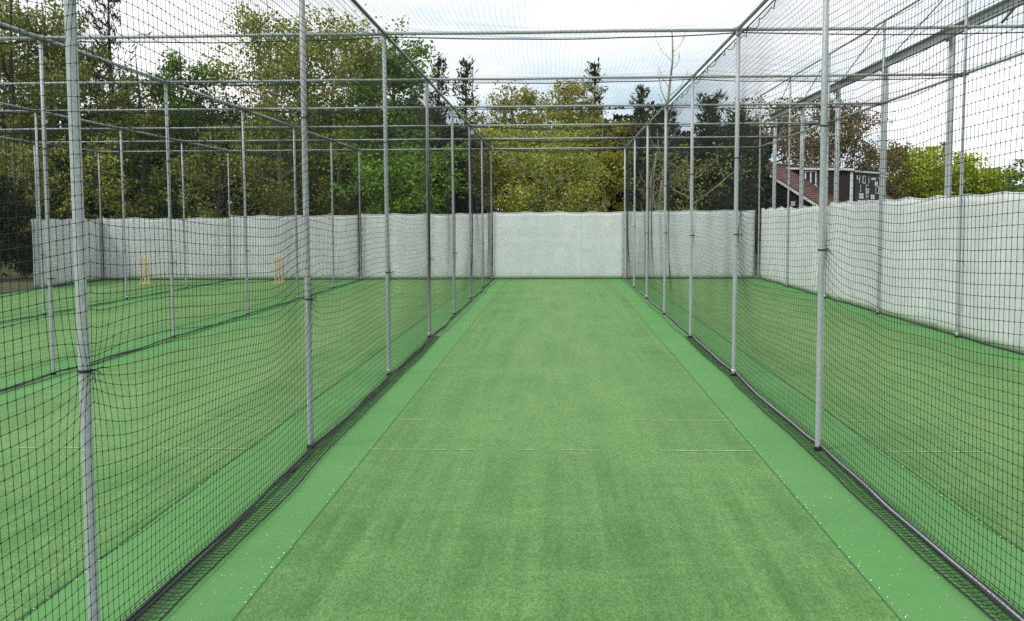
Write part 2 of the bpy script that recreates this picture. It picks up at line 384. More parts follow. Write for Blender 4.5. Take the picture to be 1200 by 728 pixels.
# ------------------------------------------------------------------ tall columns and beam beside the right net line
sup = tag(empty('column_frame'), 'row of thick grey steel columns with a long top beam beyond the white side sheet', 'steel frame')
XC = 6.62
col_q = MB().tube([(0,0,-.02),(0,0,1.6),(0,0,3.2),(0,0,4.86)], .056, 18)
CM = bpy.data.meshes.new('column'); CM.from_pydata(col_q.v, [], col_q.f); CM.update(); CM.materials.append(M_COL)
CM.polygons.foreach_set('use_smooth', [len(p.vertices) == 4 for p in CM.polygons])
cap_q = MB().tube([(0,0,4.862),(0,0,4.885)], .066, 18); CAPM = bpy.data.meshes.new('cap'); CAPM.from_pydata(cap_q.v, [], cap_q.f); CAPM.update(); CAPM.materials.append(M_COL)
br_q = MB().box((-.075,0,4.72), (.02,.16,.22)).box((-.03,0,4.86), (.1,.05,.012))
BRM = bpy.data.meshes.new('bracket'); BRM.from_pydata(br_q.v, [], br_q.f); BRM.update(); BRM.materials.append(M_COL)
YC = [YP[4]-SP, YP[4], YP[3], YP[2], YP[1], YP[0], YP[0]+SP]
for y in YC:
    c = link('column', CM, None, sup); c.location = (XC, y, 0)
    d = link('cap', CAPM, None, c); d = link('bracket', BRM, None, c)
# the beam: a channel with the web to the nets and two flanges
q = MB(); y0, y1 = YC[0]-1.5, YC[-1]+.3
q.box((XC-.092, (y0+y1)/2, 4.72), (.012, y1-y0, .17)).box((XC-.13, (y0+y1)/2, 4.80), (.07, y1-y0, .014)).box((XC-.13, (y0+y1)/2, 4.64), (.07, y1-y0, .014))
q.build('beam', M_COL, sup)
for i in range(0, 5):
    a = (X['R2']+.02, YP[i]+.03, 4.95); b = (XC-.1, YP[i]+7.0, 4.76)
    if b[1] > YC[-1]: b = (XC-.1, YC[-1], 4.76)
    rail('tie_rod', a, b, .011, n=8, parent=sup, mat=M_COL)
rail('clip_rod', (XC-.17, YP[4]+.25, 4.78), (XC-.02, YP[4]+1.6, 4.55), .02, n=8, parent=sup, mat=M_COL)

# ------------------------------------------------------------------ nets
CELL = .05
nrng = np.random.default_rng(11)
def waves(seed, n=5):
    r = np.random.default_rng(seed)
    return [(r.uniform(.5, 3.2), r.uniform(-1.5, 1.5), r.uniform(0, 6.28), r.uniform(.4, 1)) for _ in range(n)]
def wsum(W, a, b): return sum(A*np.sin(k*a + l*b + p) for k, l, p, A in W)/len(W)
def side_net(ln, label, ztop, ytop, i0, i1, off, lie, near, group='hanging side nets'):
    """net on line ln from post row i1 (near) to i0 (far); off: side of the posts, lie: where the spare hem lies; rows nearer than `near` in full detail"""
    x0 = X[ln] + off; root = tag(empty('side_net', (x0, YP[i0], 0)), label, 'net', group)
    W1, W2, W3 = waves(hash(ln) % 97 if False else sum(map(ord, ln)), 6), waves(sum(map(ord, ln))+5, 6), waves(sum(map(ord, ln))+9, 5)
    rb = np.random.default_rng(sum(map(ord, ln)))
    amp = {i: (rb.uniform(.05, .12), rb.uniform(-.06, .13)*np.sign(lie), rb.uniform(.4, .6)) for i in range(12)}
    def pos(S, T):
        b = np.clip(np.floor((Y0-S)/SP).astype(int), 0, 10); u = ((Y0-S)/SP) - b
        sg = np.vectorize(lambda k: amp[k][0])(b); bl = np.vectorize(lambda k: amp[k][1])(b)
        t = T/ztop; arch = np.sin(np.pi*u)
        hang = np.clip(t*2.2, 0, 1)*(1-.72*np.clip((t-.70)/.28, 0, 1))
        z = ztop - T - sg*hang*(arch**.75) + .05*wsum(W1, S*1.9, T*.8)*hang*np.clip(arch*2,.3,1)
        x = x0 + (bl*arch*np.sin(np.pi*np.clip(t,0,1)) + .05*wsum(W2, S*1.4, T*.9)*hang*np.clip(arch*2.5,0.25,1))*np.clip((1.02-t)*3, 0, 1)
        y = S + .022*wsum(W3, S*1.7, T*2.0)*hang
        for i in range(i0, i1+1):                            # drawn in where it is tied to a post
            for zt in TIES.get((ln, i), ()):
                dy = y-YP[i]; dz = z-zt; g_ = np.exp(-(dy/.24)**2-(dz/.20)**2)*.75
                y = y-dy*g_; z = z-dz*g_; x = x-(x-(X[ln]+math.copysign(RP+.006, off)))*g_
                g2 = np.exp(-(dy/.10)**2)*np.exp(-((z-zt)/.5)**2)*.35; x = x-(x-(X[ln]+math.copysign(RP+.004, off)))*g2
        low = z - .018
        over = np.clip(-low, 0, None)                        # what is past the ground lies flat on the carpet
        soft = 1/(1+np.exp(-(T-ztop+.06)/.03))
        x = x + lie*(over*(1+.25*wsum(W3, S*.9, S*0)) + .012*soft) + lie*.014*wsum(W2, S*1.6, S*0)*soft
        z = np.where(low < 0, .014+.006*np.abs(wsum(W1, S*9, T*20)), z)
        return np.stack([x, y, z], -1)
    drop = ztop + .085
    for i in range(i0, i1):
        ya, yb = YP[i+1], YP[i]; fine = i >= near
        st = 1 if fine else (3 if i > 2 else 4)
        nS = int(round((yb-ya)/CELL)); nT = int(round(drop/CELL))
        s = ya + (yb-ya)*np.arange(nS+1)/nS; t = drop*np.arange(nT+1)/nT
        ti = np.unique(np.append(np.arange(0, nT+1, st), nT)); si = np.unique(np.append(np.arange(0, nS+1, st), nS))
        if not fine: ti = np.unique(np.concatenate([ti, np.arange(nT-4, nT+1)]))
        rad = (.0013 if i >= 6 else .0012) if fine else .00095
        S, T = np.meshgrid(s[:-1], t[ti], indexing='ij'); v1, q1 = tubes_np(pos(S, T), rad, (1,0,0), (0,1,0))
        S, T = np.meshgrid(s[si], t, indexing='ij'); v2, q2 = tubes_np(pos(S, T).transpose(1,0,2), rad, (1,0,0), (0,0,1))
        me = np_mesh('net_panel', np.vstack([v1, v2]), np.vstack([q1, q2+len(v1)])); pn = link('net_panel', me, M_NET, root); pn.location = (-x0, -YP[i0], 0)
        if i >= 4 and ln in ('L1', 'R1'):                     # the doubled hem lying on the carpet
            th_ = np.arange(drop-.16, drop, .026); S, T = np.meshgrid(s, th_, indexing='ij')
            v, f = tubes_np(pos(S, T).transpose(1,0,2)+np.array([0,0,.004]), .0019, (1,0,0), (0,0,1)); hm = link('hem', np_mesh('hem', v, f), M_NET, root); hm.location = (-x0, -YP[i0], 0)
            S, T = np.meshgrid((s[:-1]+s[1:])/2, np.linspace(drop-.16, drop, 5), indexing='ij'); P_ = pos(S, T)+np.array([0,0,.005]); P_[:, ::2, 1] += .022; P_[..., :2] += nrng.normal(size=P_[..., :2].shape)*.007
            v, f = tubes_np(P_, .0017, (0,1,0), (0,0,1)); hm = link('hem', np_mesh('hem', v, f), M_NET, root); hm.location = (-x0, -YP[i0], 0)
        if fine and i >= 5:
            S, T = np.meshgrid(s[:-1], t, indexing='ij'); v, f = knots_np(pos(S, T).reshape(-1, 3), .0043 if i >= 6 else .0036)
            kn = link('knots', np_mesh('knots', v, f), M_NET, pn); kn['kind'] = 'stuff'
    # ropes: a head rope under the rail, a heavy foot rope along the ground
    ys = np.arange(YP[i1], YP[i0], .12 if near > 7 else .07)
    tt = lambda v: np.full_like(ys, v)
    hp = pos(ys, tt(.012)); q = MB().tube([p-np.array([x0, YP[i0], 0]) for p in hp], .006, 5); q.build('head_rope', M_ROPE, root, True)
    ub = ((Y0-ys)/SP) % 1; fp = np.stack([x0+lie*(.012+.035*np.sin(np.pi*ub)**2*np.abs(wsum(W3, ys*.35, ys*0))*2)+.008*wsum(W2, ys*2.2, ys*0), ys, .022+.012*np.exp(-(np.minimum(ub,1-ub)*SP/.25)**2)], -1)
    rope = [p-np.array([x0, YP[i0], 0]) for p in fp]
    if ln == 'R1':
        for j, (m_, dx, dz) in enumerate(((M_ROPE, -.013, 0), (M_ROPEG, 0, .003), (M_ROPE, .013, 0))):
            MB().tube([(p[0]+dx+.004*math.sin(p[1]*3+j), p[1], p[2]+dz) for p in rope], .0062, 6).build('foot_rope', m_, root, True)
    else:
        for j, dx in enumerate((-.009, .009)):
            MB().tube([(p[0]+dx+.006*math.sin(p[1]*2.3+2*j), p[1], p[2]+.004*math.sin(p[1]*4+j)) for p in rope], .0078 if ln == 'L1' else .0072, 6).build('foot_rope', M_ROPE, root, True)
    ep = pos(ys, tt(drop)); MB().tube([p-np.array([x0, YP[i0], -.002]) for p in ep], .0035, 5).build('hem_cord', M_ROPE, root, True)
    return root
side_net('L1', 'dark square-mesh net along the left side of the middle lane, nearest net at left', HT-.03, 0, 0, 8, .034, 1, 4)
side_net('R1', 'dark square-mesh net along the right side of the middle lane, behind its posts', HT-.03, 0, 0, 8, .034, -1, 4)
side_net('L2', 'dark net between the two lanes left of the middle lane, second net at left', HT-.03, 0, 0, 6, .034, 1, 99)
side_net('L3', 'dark net between the two farthest left lanes, third net at left', HT-.03, 0, 0, 6, .034, 1, 99)
side_net('L4', 'dark net on the outermost left line by the wood, fourth net at left', HT-.03, 0, 0, 4, .034, 1, 99)

def roof_net(xa, xb, label, rows, seed):
    root = tag(empty('roof_net', (xa, YP[0], HT)), label, 'net', 'roof nets')
    W1, W2 = waves(seed, 6), waves(seed+3, 5); rb = np.random.default_rng(seed); am = [rb.uniform(.09, .20) if k < 4 else rb.uniform(.05, .14) for k in range(12)]
    org = np.array([xa, YP[0], HT])
    def pos(A, S):
        b = np.clip(np.floor((Y0-S)/SP).astype(int), 0, 10); u = (Y0-S)/SP - b; v = np.clip((A-xa)/(xb-xa), 0, 1)
        sg = np.array(am)[b]; ax = np.sin(np.pi*v)
        z = HT-.028 - .035*ax**.8*(1+.5*wsum(W1, A*.3, b*2.3)) - sg*np.sin(np.pi*u)*(.25+.75*ax) - .02*np.abs(wsum(W2, S*3, A*2))
        x = A + .02*wsum(W1, S*1.6, A*1.5); y = S + .03*wsum(W2, A*1.8, S*1.1)
        return np.stack([x, y, z], -1) - org
    for i in range(rows):
        ya, yb = YP[i+1], YP[i]; nS = int(round((yb-ya)/CELL)); nA = int(round((xb-xa-.06)/CELL)); st = 3 if i > 2 else 4
        s = ya+(yb-ya)*np.arange(nS+1)/nS; a = xa+.03+(xb-xa-.06)*np.arange(nA+1)/nA
        si = np.unique(np.append(np.arange(0, nS+1, st), nS)); ai = np.unique(np.append(np.arange(0, nA+1, st), nA))
        A, S = np.meshgrid(a, s[si], indexing='ij'); v1, q1 = tubes_np(pos(A, S), .0009, (1,0,0), (0,0,1))
        A, S = np.meshgrid(a[ai], s[:-1], indexing='ij'); v2, q2 = tubes_np(pos(A, S).transpose(1,0,2), .0005, (0,1,0), (0,0,1))
        link('net_panel', np_mesh('net_panel', np.vstack([v1, v2]), np.vstack([q1, q2+len(v1)])), M_NET, root)
    for i in range(rows+1):                                  # the cord that gathers the net under each cross rail
        a = np.linspace(xa+.03, xb-.03, 40); pts = pos(a, np.full_like(a, YP[i]-.0)); pts[:, 2] -= .004
        MB().tube(pts, .0065, 5).build('joining_cord', M_ROPE, root, True)
    return pos
roof_net(X['L1'], X['R1'], 'sagging dark net roofing the middle lane', 7, 21)
roof_net(X['R1'], X['R2'], 'sagging dark net roofing the right lane beside the white sheet', 6, 31)
roof_net(X['L2'], X['L1'], 'sagging dark net roofing the lane just left of the middle', 6, 41)
roof_net(X['L3'], X['L2'], 'sagging dark net roofing the second lane to the left', 5, 51)
roof_net(X['L4'], X['L3'], 'sagging dark net roofing the outermost left lane', 4, 61)
# slack lacing cord looped along the right-hand rail of the middle lane
lac = []
for i in range(520):
    y = YP[7] + (YP[0]-YP[7])*i/519; ph = (y*1.9) % 1
    lac.append((X['R1']+.05+.02*math.sin(y*9), y, HT-.035-.05*abs(math.sin(math.pi*y*2.1))-.015*math.sin(y*1.3)))
tag(MB().tube(lac, .0045, 5).build('lacing_cord', M_ROPE, None, True), 'slack black lacing cord looped along the rail above the right side of the middle lane', 'cord')

# ------------------------------------------------------------------ white sheets
def sheet(label, a, b, ztop, seed, mark=None, tie_gap=.92, nrm=1, sagt=.035, group='white sheets round the back and side'):
    a = np.array(a, float); b = np.array(b, float); Lg = np.linalg.norm(b-a); d = (b-a)/Lg; n = np.array([-d[1], d[0]])*nrm
    root = tag(empty('screen_sheet', (a[0], a[1], 0)), label, 'sheet', group)
    W1, W2 = waves(seed, 6), waves(seed+2, 6); nx = max(12, int(Lg/.09)); nz = 20
    U, V = np.meshgrid(np.linspace(0, Lg, nx+1), np.linspace(0, 1, nz+1), indexing='ij')
    sc = np.abs(np.sin(np.pi*U/tie_gap)); bay = np.sin(np.pi*np.clip(U/Lg,0,1))
    top = ztop - sagt*sc**.8*(1+.6*wsum(W2, U*.7, U*0)) + .02*wsum(W1, U*1.3, U*0)
    z = .018 + .012*np.abs(wsum(W2, U*3, U*0)) + (top-.02)*V
    o = .05*wsum(W1, U*1.6, V*1.1) + .018*wsum(W2, U*6, V*3) + .012*np.sin(np.pi*U/tie_gap*2)*V**4
    v = np.stack([d[0]*U+n[0]*o, d[1]*U+n[1]*o, z], -1)
    idx = np.arange((nx+1)*(nz+1)).reshape(nx+1, nz+1)
    q = np.stack([idx[:-1,:-1], idx[1:,:-1], idx[1:,1:], idx[:-1,1:]], -1).reshape(-1, 4)
    s = link('sheet', np_mesh('sheet', v.reshape(-1,3), q), M_SHEET, root, True)
    md = s.modifiers.new('thickness', 'SOLIDIFY'); md.thickness = .004
    MB().tube([(p[0], p[1], p[2]+.004) for p in v[:, -1]], .011, 6).build('top_hem', M_HEM, root, True)
    MB().tube([(p[0], p[1], .012) for p in v[:, 0]], .010, 6).build('bottom_cord', M_ROPE, root, True)
    r = random.Random(seed); k = 0
    while k*tie_gap <= Lg:
        i = min(nx, int(round(k*tie_gap/Lg*nx))); p = v[i, -1]
        MB().tube([(p[0], p[1], p[2]-.04), (p[0]+n[0]*.02, p[1]+n[1]*.02, p[2]), (p[0]+r.uniform(-.03,.03), p[1], p[2]+.05+r.uniform(0,.03))], .005, 5).build('eyelet_tie', M_TIE, root)
        k += 1
    if mark is not None:
        i = int(mark*nx); MB().tube([(p[0]-n[0]*.0, p[1], p[2]) for p in v[i, 1:]+np.append(-n*.004*nrm, 0)*0], .006, 6).build('seam', M_HEM, root, True)
    return root, v
YB = Y0+.07
sheet('bright white sheet closing the far end of the middle lane', (X['L1']+.03, YB), (X['R1']-.02, YB), 1.86, 3, mark=.685)
sheet('white sheet across the far end of the lane just left of the middle', (X['L2']+.02, YB+.01), (X['L1']-.01, YB+.01), 1.83, 5)
sheet('white sheet across the far end of the second lane to the left', (X['L3']+.0, YB), (X['L2']-.06, YB), 1.80, 7)
sheet('white sheet across the far end of the outermost left lane', (X['L4']+.02, YB+.01), (X['L3']-.02, YB+.01), 1.74, 9)
sheet('short white sheet turning the back left corner beside the wood', (X['L4']-.05, YB-.02), (X['L4']-.07, YP[1]-.15), 1.72, 13, nrm=-1)
sheet('white sheet across the far end of the right lane', (X['R1']+.02, YB), (X['R2']-.10, YB), 1.88, 15)
sheet('long white sheet down the right side, nearer half', (X['R2']+.06, YP[6]), (X['R2']+.07, YP[2]+.02), 1.97, 17, tie_gap=1.22, sagt=.03)
sheet('long white sheet down the right side, far half towards the back corner', (X['R2']+.07, YP[2]-.0), (X['R2']+.06, YB+.02), 1.93, 19, tie_gap=1.22, sagt=.05)
# ragged dark cord hanging where the back sheet meets the side sheet, and where two left sheets meet
for nm, px_, lb in (('corner_cord', X['R2']-.06, 'ragged black cord at the back right corner between two white sheets'), ('corner_cord', X['L2']-.03, 'ragged black cord between the left white sheets, left of the second net')):
    pts = [(px_+.02*math.sin(k*1.7)+.012*math.sin(k*4.1), YB-.03+.01*math.sin(k*2.3), 1.85-k*.075) for k in range(25)]
    o = MB().tube(pts, [.005+.006*abs(math.sin(k*2.9)) for k in range(25)], 6)
    for k in range(0, 24, 3): o.tube([pts[k], (pts[k][0]+.05*math.sin(k*5), pts[k][1]-.02, pts[k][2]-.05)], .005, 5)
    tag(o.build(nm, M_ROPE, None, True), lb, 'cord')

# ------------------------------------------------------------------ stumps
def stumps(x, y, label):
    r = tag(empty('cricket_stumps', (x, y, .004)), label, 'stumps', 'stumps in the left lanes')
    MB().box((0,0,.018), (.30,.09,.036)).build('base', M_WOODP, r)
    for s in (-.0945, 0, .0945):
        MB().tube([(s,0,.03),(s,0,.06),(s,0,.66),(s,0,.70),(s,0,.712)], [.018,.027,.027,.024,.012], 12).build('stump', M_WOODP, r, True)
    for s in (-.047, .047):
        MB().tube([(s-.048,0,.718),(s-.03,0,.718),(s-.02,0,.719),(s+.02,0,.719),(s+.03,0,.718),(s+.048,0,.718)], [.004,.004,.008,.008,.004,.004], 8).build('bail', M_WOODP, r, True)
stumps(-2*LANE-.03, 28.1, 'set of pale wooden stumps in the second lane to the left, nearer the middle')
stumps(-3*LANE+.12, 27.9, 'set of pale wooden stumps in the outermost left lane')

# ------------------------------------------------------------------ clubhouse and scoreboard
M_TILE = None
def tile_mat():
    m, nt, b = newmat('roof_tile'); v = coords(nt, kind='Object')
    br = N(nt, 'ShaderNodeTexNoise'); br.inputs['Scale'].default_value = 4; br.inputs['Detail'].default_value = 5; nt.links.new(v, br.inputs['Vector'])
    n2 = noise(nt, 22, 3, .6, v)
    c = ramp(nt, br.outputs[0], [(.3, (.085,.038,.028)), (.5, (.13,.060,.045)), (.72, (.175,.092,.07))]).outputs[0]
    c = mixc(nt, ramp(nt, n2.outputs[0], [(.38, (.6,.6,.6)), (.55, (0,0,0))]).outputs[0], c, (.06,.032,.026))
    nt.links.new(c, b.inputs['Base Color']); b.inputs['Roughness'].default_value = .85; return m
M_TILE = tile_mat()
M_CLAD = simple('dark_cladding', (.013,.009,.008), (.030,.021,.018), 9, .8, 0, .3, .01, (1,1,9))
M_TRIM = simple('white_trim', (.62,.63,.62), (.78,.79,.78), 12, .6, 0, .1)
M_GLASSD = simple('dark_glass', (.02,.025,.03), (.05,.06,.07), 2, .08, 0, 0)
M_BOARD = simple('board_green', (.010,.018,.016), (.022,.034,.030), 8, .7, 0, .1)
M_PLATE = simple('number_plate', (.72,.73,.73), (.85,.86,.86), 8, .6, 0, .05)
HO = P(884, 192, 55.0); TH = math.radians(-38)
hb = np.array([math.cos(TH), math.sin(TH), 0]); ha = np.array([-math.sin(TH), math.cos(TH), 0]); hz = np.array([0,0,1.0])
ROTH = Matrix((tuple(hb), tuple(ha), tuple(hz))).transposed()
house = tag(empty('clubhouse', (HO[0], HO[1], 0), TH), 'clubhouse with red-brown tiled roof, dark boarded walls and a large flat-topped dormer', 'building')
ZR = HO[2]; SL = math.tan(math.radians(31.0)); EB = 5.6; LA = 11.2
def rz_(b): return ZR-SL*abs(b)
# gable walls and long walls
MB().add([(-5.2,.15,0),(5.2,.15,0),(5.2,.15,rz_(5.2)-.12),(0,.15,ZR-.12),(-5.2,.15,rz_(5.2)-.12),(-5.2,LA-.2,0),(5.2,LA-.2,0),(5.2,LA-.2,rz_(5.2)-.12),(0,LA-.2,ZR-.12),(-5.2,LA-.2,rz_(5.2)-.12)],
     [(0,1,2,3,4),(5,9,8,7,6),(0,5,6,1),(1,6,7,2),(4,9,5,0)]).build('wall', M_CLAD, house)
for k in range(26):                                                     # boards of the gable
    zb = .1+k*.17; half = min(5.15, (ZR-.2-zb)/SL-.25)
    if half > .15: MB().box((0,.128-.004*(k%2),zb), (2*half,.03,.15), Matrix.Rotation(.06,3,'X')).build('cladding_board', M_CLAD, house)
rf = MB(); th = .11
for s in (1,-1):
    rf.add([(0,0,ZR),(s*EB,0,rz_(EB)),(s*EB,LA,rz_(EB)),(0,LA,ZR),(0,0,ZR-th),(s*EB,0,rz_(EB)-th),(s*EB,LA,rz_(EB)-th),(0,LA,ZR-th)], [(0,1,2,3),(4,7,6,5),(0,4,5,1),(1,5,6,2),(2,6,7,3)])
roof = rf.build('roof', M_TILE, house)
rows = 30; run = EB/rows                                                 # courses of tiles, each lapping the one below
for k in range(rows):
    b0 = k*run; b1 = b0+run*1.12
    MB().add([(b0,-.03,rz_(b0)+.012),(b1,-.03,rz_(b1)+.040),(b1,LA,rz_(b1)+.040),(b0,LA,rz_(b0)+.012),(b1,-.03,rz_(b1)+.006),(b1,LA,rz_(b1)+.006)], [(0,1,2,3),(1,4,5,2)]).build('tile_course', M_TILE, roof)
MB().tube([(0,-.04,ZR+.03),(0,LA,ZR+.03)], .09, 8).build('ridge', M_TILE, roof, True)
sl = math.atan(SL)
for s in (1,-1):
    Lb = EB/math.cos(sl); MB().box((s*EB/2,-.05,rz_(EB/2)-.10), (Lb,.035,.12), Matrix.Rotation(s*sl,3,'Y')).build('bargeboard', M_TRIM, house)
# dormer
A0, A1, B1, ZD = 3.3, 7.3, 3.72, ZR-.02
zf = rz_(B1)-.05
dm = MB().add([(0,A0,rz_(0)-.3),(B1,A0,zf),(B1,A0,ZD-.32),(0,A0,ZD-.14),(0,A1,rz_(0)-.3),(B1,A1,zf),(B1,A1,ZD-.32),(0,A1,ZD-.14)], [(0,1,2,3),(1,5,6,2),(5,4,7,6),(3,2,6,7),(0,4,5,1)]).build('dormer', M_CLAD, house)
tl = math.atan2(.18, B1)
MB().box((B1/2+.02,(A0+A1)/2,ZD-.17), (B1+.35,A1-A0+.35,.07), Matrix.Rotation(tl,3,'Y')).build('dormer_roof', M_CLAD, dm)
MB().box((B1/2+.05,A0-.19,ZD-.20), (B1+.3,.03,.10), Matrix.Rotation(tl,3,'Y')).build('fascia', M_TRIM, dm)
MB().box((B1+.21,(A0+A1)/2,ZD-.38), (.03,A1-A0+.3,.09)).build('fascia', M_TRIM, dm)
MB().box((B1-.02,A0-.03,(zf+ZD-.3)/2), (.13,.06,ZD-.42-zf)).build('corner_post', M_TRIM, dm)
for k in range(12):
    zb = ZD-.42-k*.16; bmin = max(.15, (ZR-zb)/SL*0+.15); bmax = min(B1-.1, (ZR-zb)/SL-.1)
    if bmax-bmin > .3 : pass
# cheek boards (upright)
for k in range(17):
    b0 = .3+k*.215
    if b0 > B1-.15 or 1.08 < b0 < 1.98: continue
    zt = ZD-.26-.042*b0; zb = rz_(b0)+.03
    if zt-zb > .1: MB().box((b0,A0-.012,(zt+zb)/2), (.215,.024,zt-zb)).build('cladding_board', M_CLAD, dm)
wc = 1.52; wz = ZD-.66
win = MB()
for s in (-1, 0, 1): win.box((wc+s*.29,A0-.04,wz), (.07,.08,.74))
for s in (-1, 1): win.box((wc,A0-.042,wz+s*.36), (.65,.084,.065))
wf = win.build('window', M_TRIM, dm); MB().box((wc,A0-.02,wz), (.6,.02,.7)).build('pane', M_GLASSD, wf); MB().box((wc,A0-.09,wz-.42), (.8,.16,.06)).build('sill', M_TRIM, wf)
MB().box((2.1,.06,ZR-2.02), (.22,.06,.22)).build('wall_lamp', M_PLATE, house)
lt = MB().box((2.2,-.02,ZR-2.95), (3.0,.1,.08)).build('window_head', M_TRIM, house)
# scoreboard on the dormer front
sb = tag(empty('scoreboard', (0,0,0)), 'dark scoreboard with rows of white number plates on the clubhouse dormer', 'scoreboard')
sb.location = (HO[0]+hb[0]*B1, HO[1]+hb[1]*B1, 0); sb.rotation_euler = (0,0,TH)
zc = (zf+ZD-.4)/2
MB().box((.05,A0+1.9,zc), (.05,3.4,ZD-.55-zf)).build('board', M_BOARD, sb)
def glyph(ch, y, z, wd, hg):
    y = A0+(y-A0)*.74; wd *= .8
    seg = {'1': 'bc', '0': 'abcdef', '7': 'abc', '4': 'fgbc', '6': 'afgedc', '2': 'abged'}[ch]; q = MB(); t = .16*wd
    for c in seg:
        if c in 'agd': q.box((.085, y, z+{'a':hg/2,'g':0,'d':-hg/2}[c]), (.015, wd, t*.7))
        else: q.box((.0855, y+(wd/2 if c in 'bc' else -wd/2), z+(hg/4 if c in 'bf' else -hg/4)), (.015, t*1.5, hg/2))
    q.build('numeral', M_PLATE, sb)
for ch, yy, zz in (('4', A0+.75, .62), ('0', A0+1.75, .60), ('1', A0+2.35, .60), ('7', A0+4.35, .55), ('1', A0+.9, .12), ('0', A0+4.1, .08), ('6', A0+2.3, .12)):
    glyph(ch, yy, zc+zz*.95, .42, .36)
for yy, zz, ww, hh in ((A0+3.4,.68,.8,.12),(A0+1.3,-.28,.75,.26),(A0+3.3,-.30,.75,.26),(A0+1.1,-.66,.85,.28),(A0+3.1,-.70,.85,.28),(A0+3.9,.42,.5,.22),(A0+2.3,-.12,.5,.5)):
    MB().box((.083,A0+(yy-A0)*.74,zc+zz*.95), (.012,ww*.74,hh)).build('number_plate', M_PLATE if hh < .4 else M_COL, sb)

# ------------------------------------------------------------------ trees
def leaf_mesh(name, C, ln, wd, r, flat=.35, dirs=None):
    n = len(C)
    if dirs is None:
        d = r.normal(size=(n,3)); d[:,2] = d[:,2]*.7-.15
    else: d = dirs + r.normal(size=(n,3))*.25
    d /= np.linalg.norm(d, axis=1)[:,None]
    u = r.normal(size=(n,3)); u[:,2] += flat; s = np.cross(d, u); s /= np.linalg.norm(s, axis=1)[:,None]+1e-9
    l = (ln*r.uniform(.6,1.35,n))[:,None]; w_ = (wd*r.uniform(.6,1.35,n))[:,None]
    v = np.stack([C-d*l*.5, C+s*w_*.5-d*l*.05, C+d*l*.5, C-s*w_*.5-d*l*.05], 1).reshape(-1,3)
    return np_mesh(name, v, np.arange(4*n).reshape(n,4))
def profile(kind, h):
    if kind == 'round': return math.sin(math.pi*min(1,max(0,h))**.8)**.55
    if kind == 'tall': return (math.sin(math.pi*min(1,max(.02,h*.92+.06)))**.7)*(1.0-.35*h)
    return 1.0
def broadleaf(label, px, top, hw, Y, leaf, seed, nleaf=5200, lsize=.15, base=.12, shape='round', limbs=15, spread=.36, bark=None, group='trees behind the sheets', name='broadleaf_tree', lean=0, cat='tree', tw=.020, vis=1.0):
    r = np.random.default_rng(seed); pt = P(px, top, Y); Hh = pt[2]; R = hw/FPX*Y; cx = pt[0]
    root = tag(empty(name, (cx, Y, -.03)), label, cat, group)
    wood = MB(); tips = []
    tr = []; nseg = 7
    for k in range(nseg+1):
        t = k/nseg; tr.append(Vector((lean*t + R*.06*math.sin(t*5+seed), R*.06*math.cos(t*4+seed*2), Hh*.93*t)))
    r0 = Hh*tw
    wood.tube(tr, [r0*(1.15-t/nseg*1.05) for t in range(nseg+1)], 7)
    def at(t):
        f = min(.999,max(0,t))*nseg; i = int(f); return tr[i].lerp(tr[i+1], f-i)
    for k in range(limbs):
        t = base + (.90-base)*((k+r.random()*.7)/limbs); p = at(t); hN = (t-base)/(1-base)
        az = k*2.4+r.uniform(-.5,.5); R_ = R*profile(shape, hN)*r.uniform(.62,1.08)
        up = R_*r.uniform(.35,.9)*(1-.3*hN)
        e = p + Vector((math.cos(az)*R_, math.sin(az)*R_*.9, up)); e.z = min(e.z, Hh*r.uniform(.93,1.0))
        mid = p.lerp(e,.5)+Vector((0,0,-up*.12))+Vector(r.normal(size=3)*R_*.05)
        wood.tube([p, mid, e], [r0*(.5-.3*t), r0*.26, r0*.06], 5, False)
        for j in range(5):
            f = .3+.17*j; bp = (p.lerp(mid, f*2) if f < .5 else mid.lerp(e, f*2-1))
            dv = (e-p)*.42*(1-f*.5)+Vector(r.normal(size=3))*R_*.22; dv.z += R_*.10; be = bp+dv
            if be.z > Hh: be.z = Hh*r.uniform(.95,1)
            if be.z < .4: be.z = .4
            wood.tube([bp, bp.lerp(be,.55)+Vector(r.normal(size=3))*R_*.03, be], [r0*.13, r0*.08, r0*.025], 4, False)
            for q_ in (.35,.7,1.0): tips.append((bp.lerp(be,q_), R*spread*(.38+.3*r.random())))
            # twigs
            for _ in range(2):
                te = be.lerp(bp, r.random()*.6); tv = Vector(r.normal(size=3))*R*.16; tv.z = abs(tv.z); wood.tube([te, te+tv], [r0*.04, r0*.015], 3, False); tips.append((te+tv, R*spread*.35))
    wood.build('trunk', bark or M_BARK, root)
    T = np.array([list(t[0]) for t in tips]); s = np.array([t[1] for t in tips])
    nleaf = int(nleaf*(1.0 if leaf == 'ever' else 1.55)); lsize *= (1.0 if leaf == 'ever' else .92)
    pick = r.integers(0, len(T), nleaf)
    # leaves sit in small sprays around the twig ends
    spray = r.normal(size=(nleaf//7+1,3)); sp_of = r.integers(0, len(spray), nleaf)
    C = T[pick] + r.normal(size=(nleaf,3))*s[pick][:,None]*np.array([.62,.62,.5])
    C[:,2] = np.clip(C[:,2], .15, Hh*1.02)
    link('crown', leaf_mesh('crown', C, lsize, lsize*.62, r), LEAF[leaf], root)
    return root
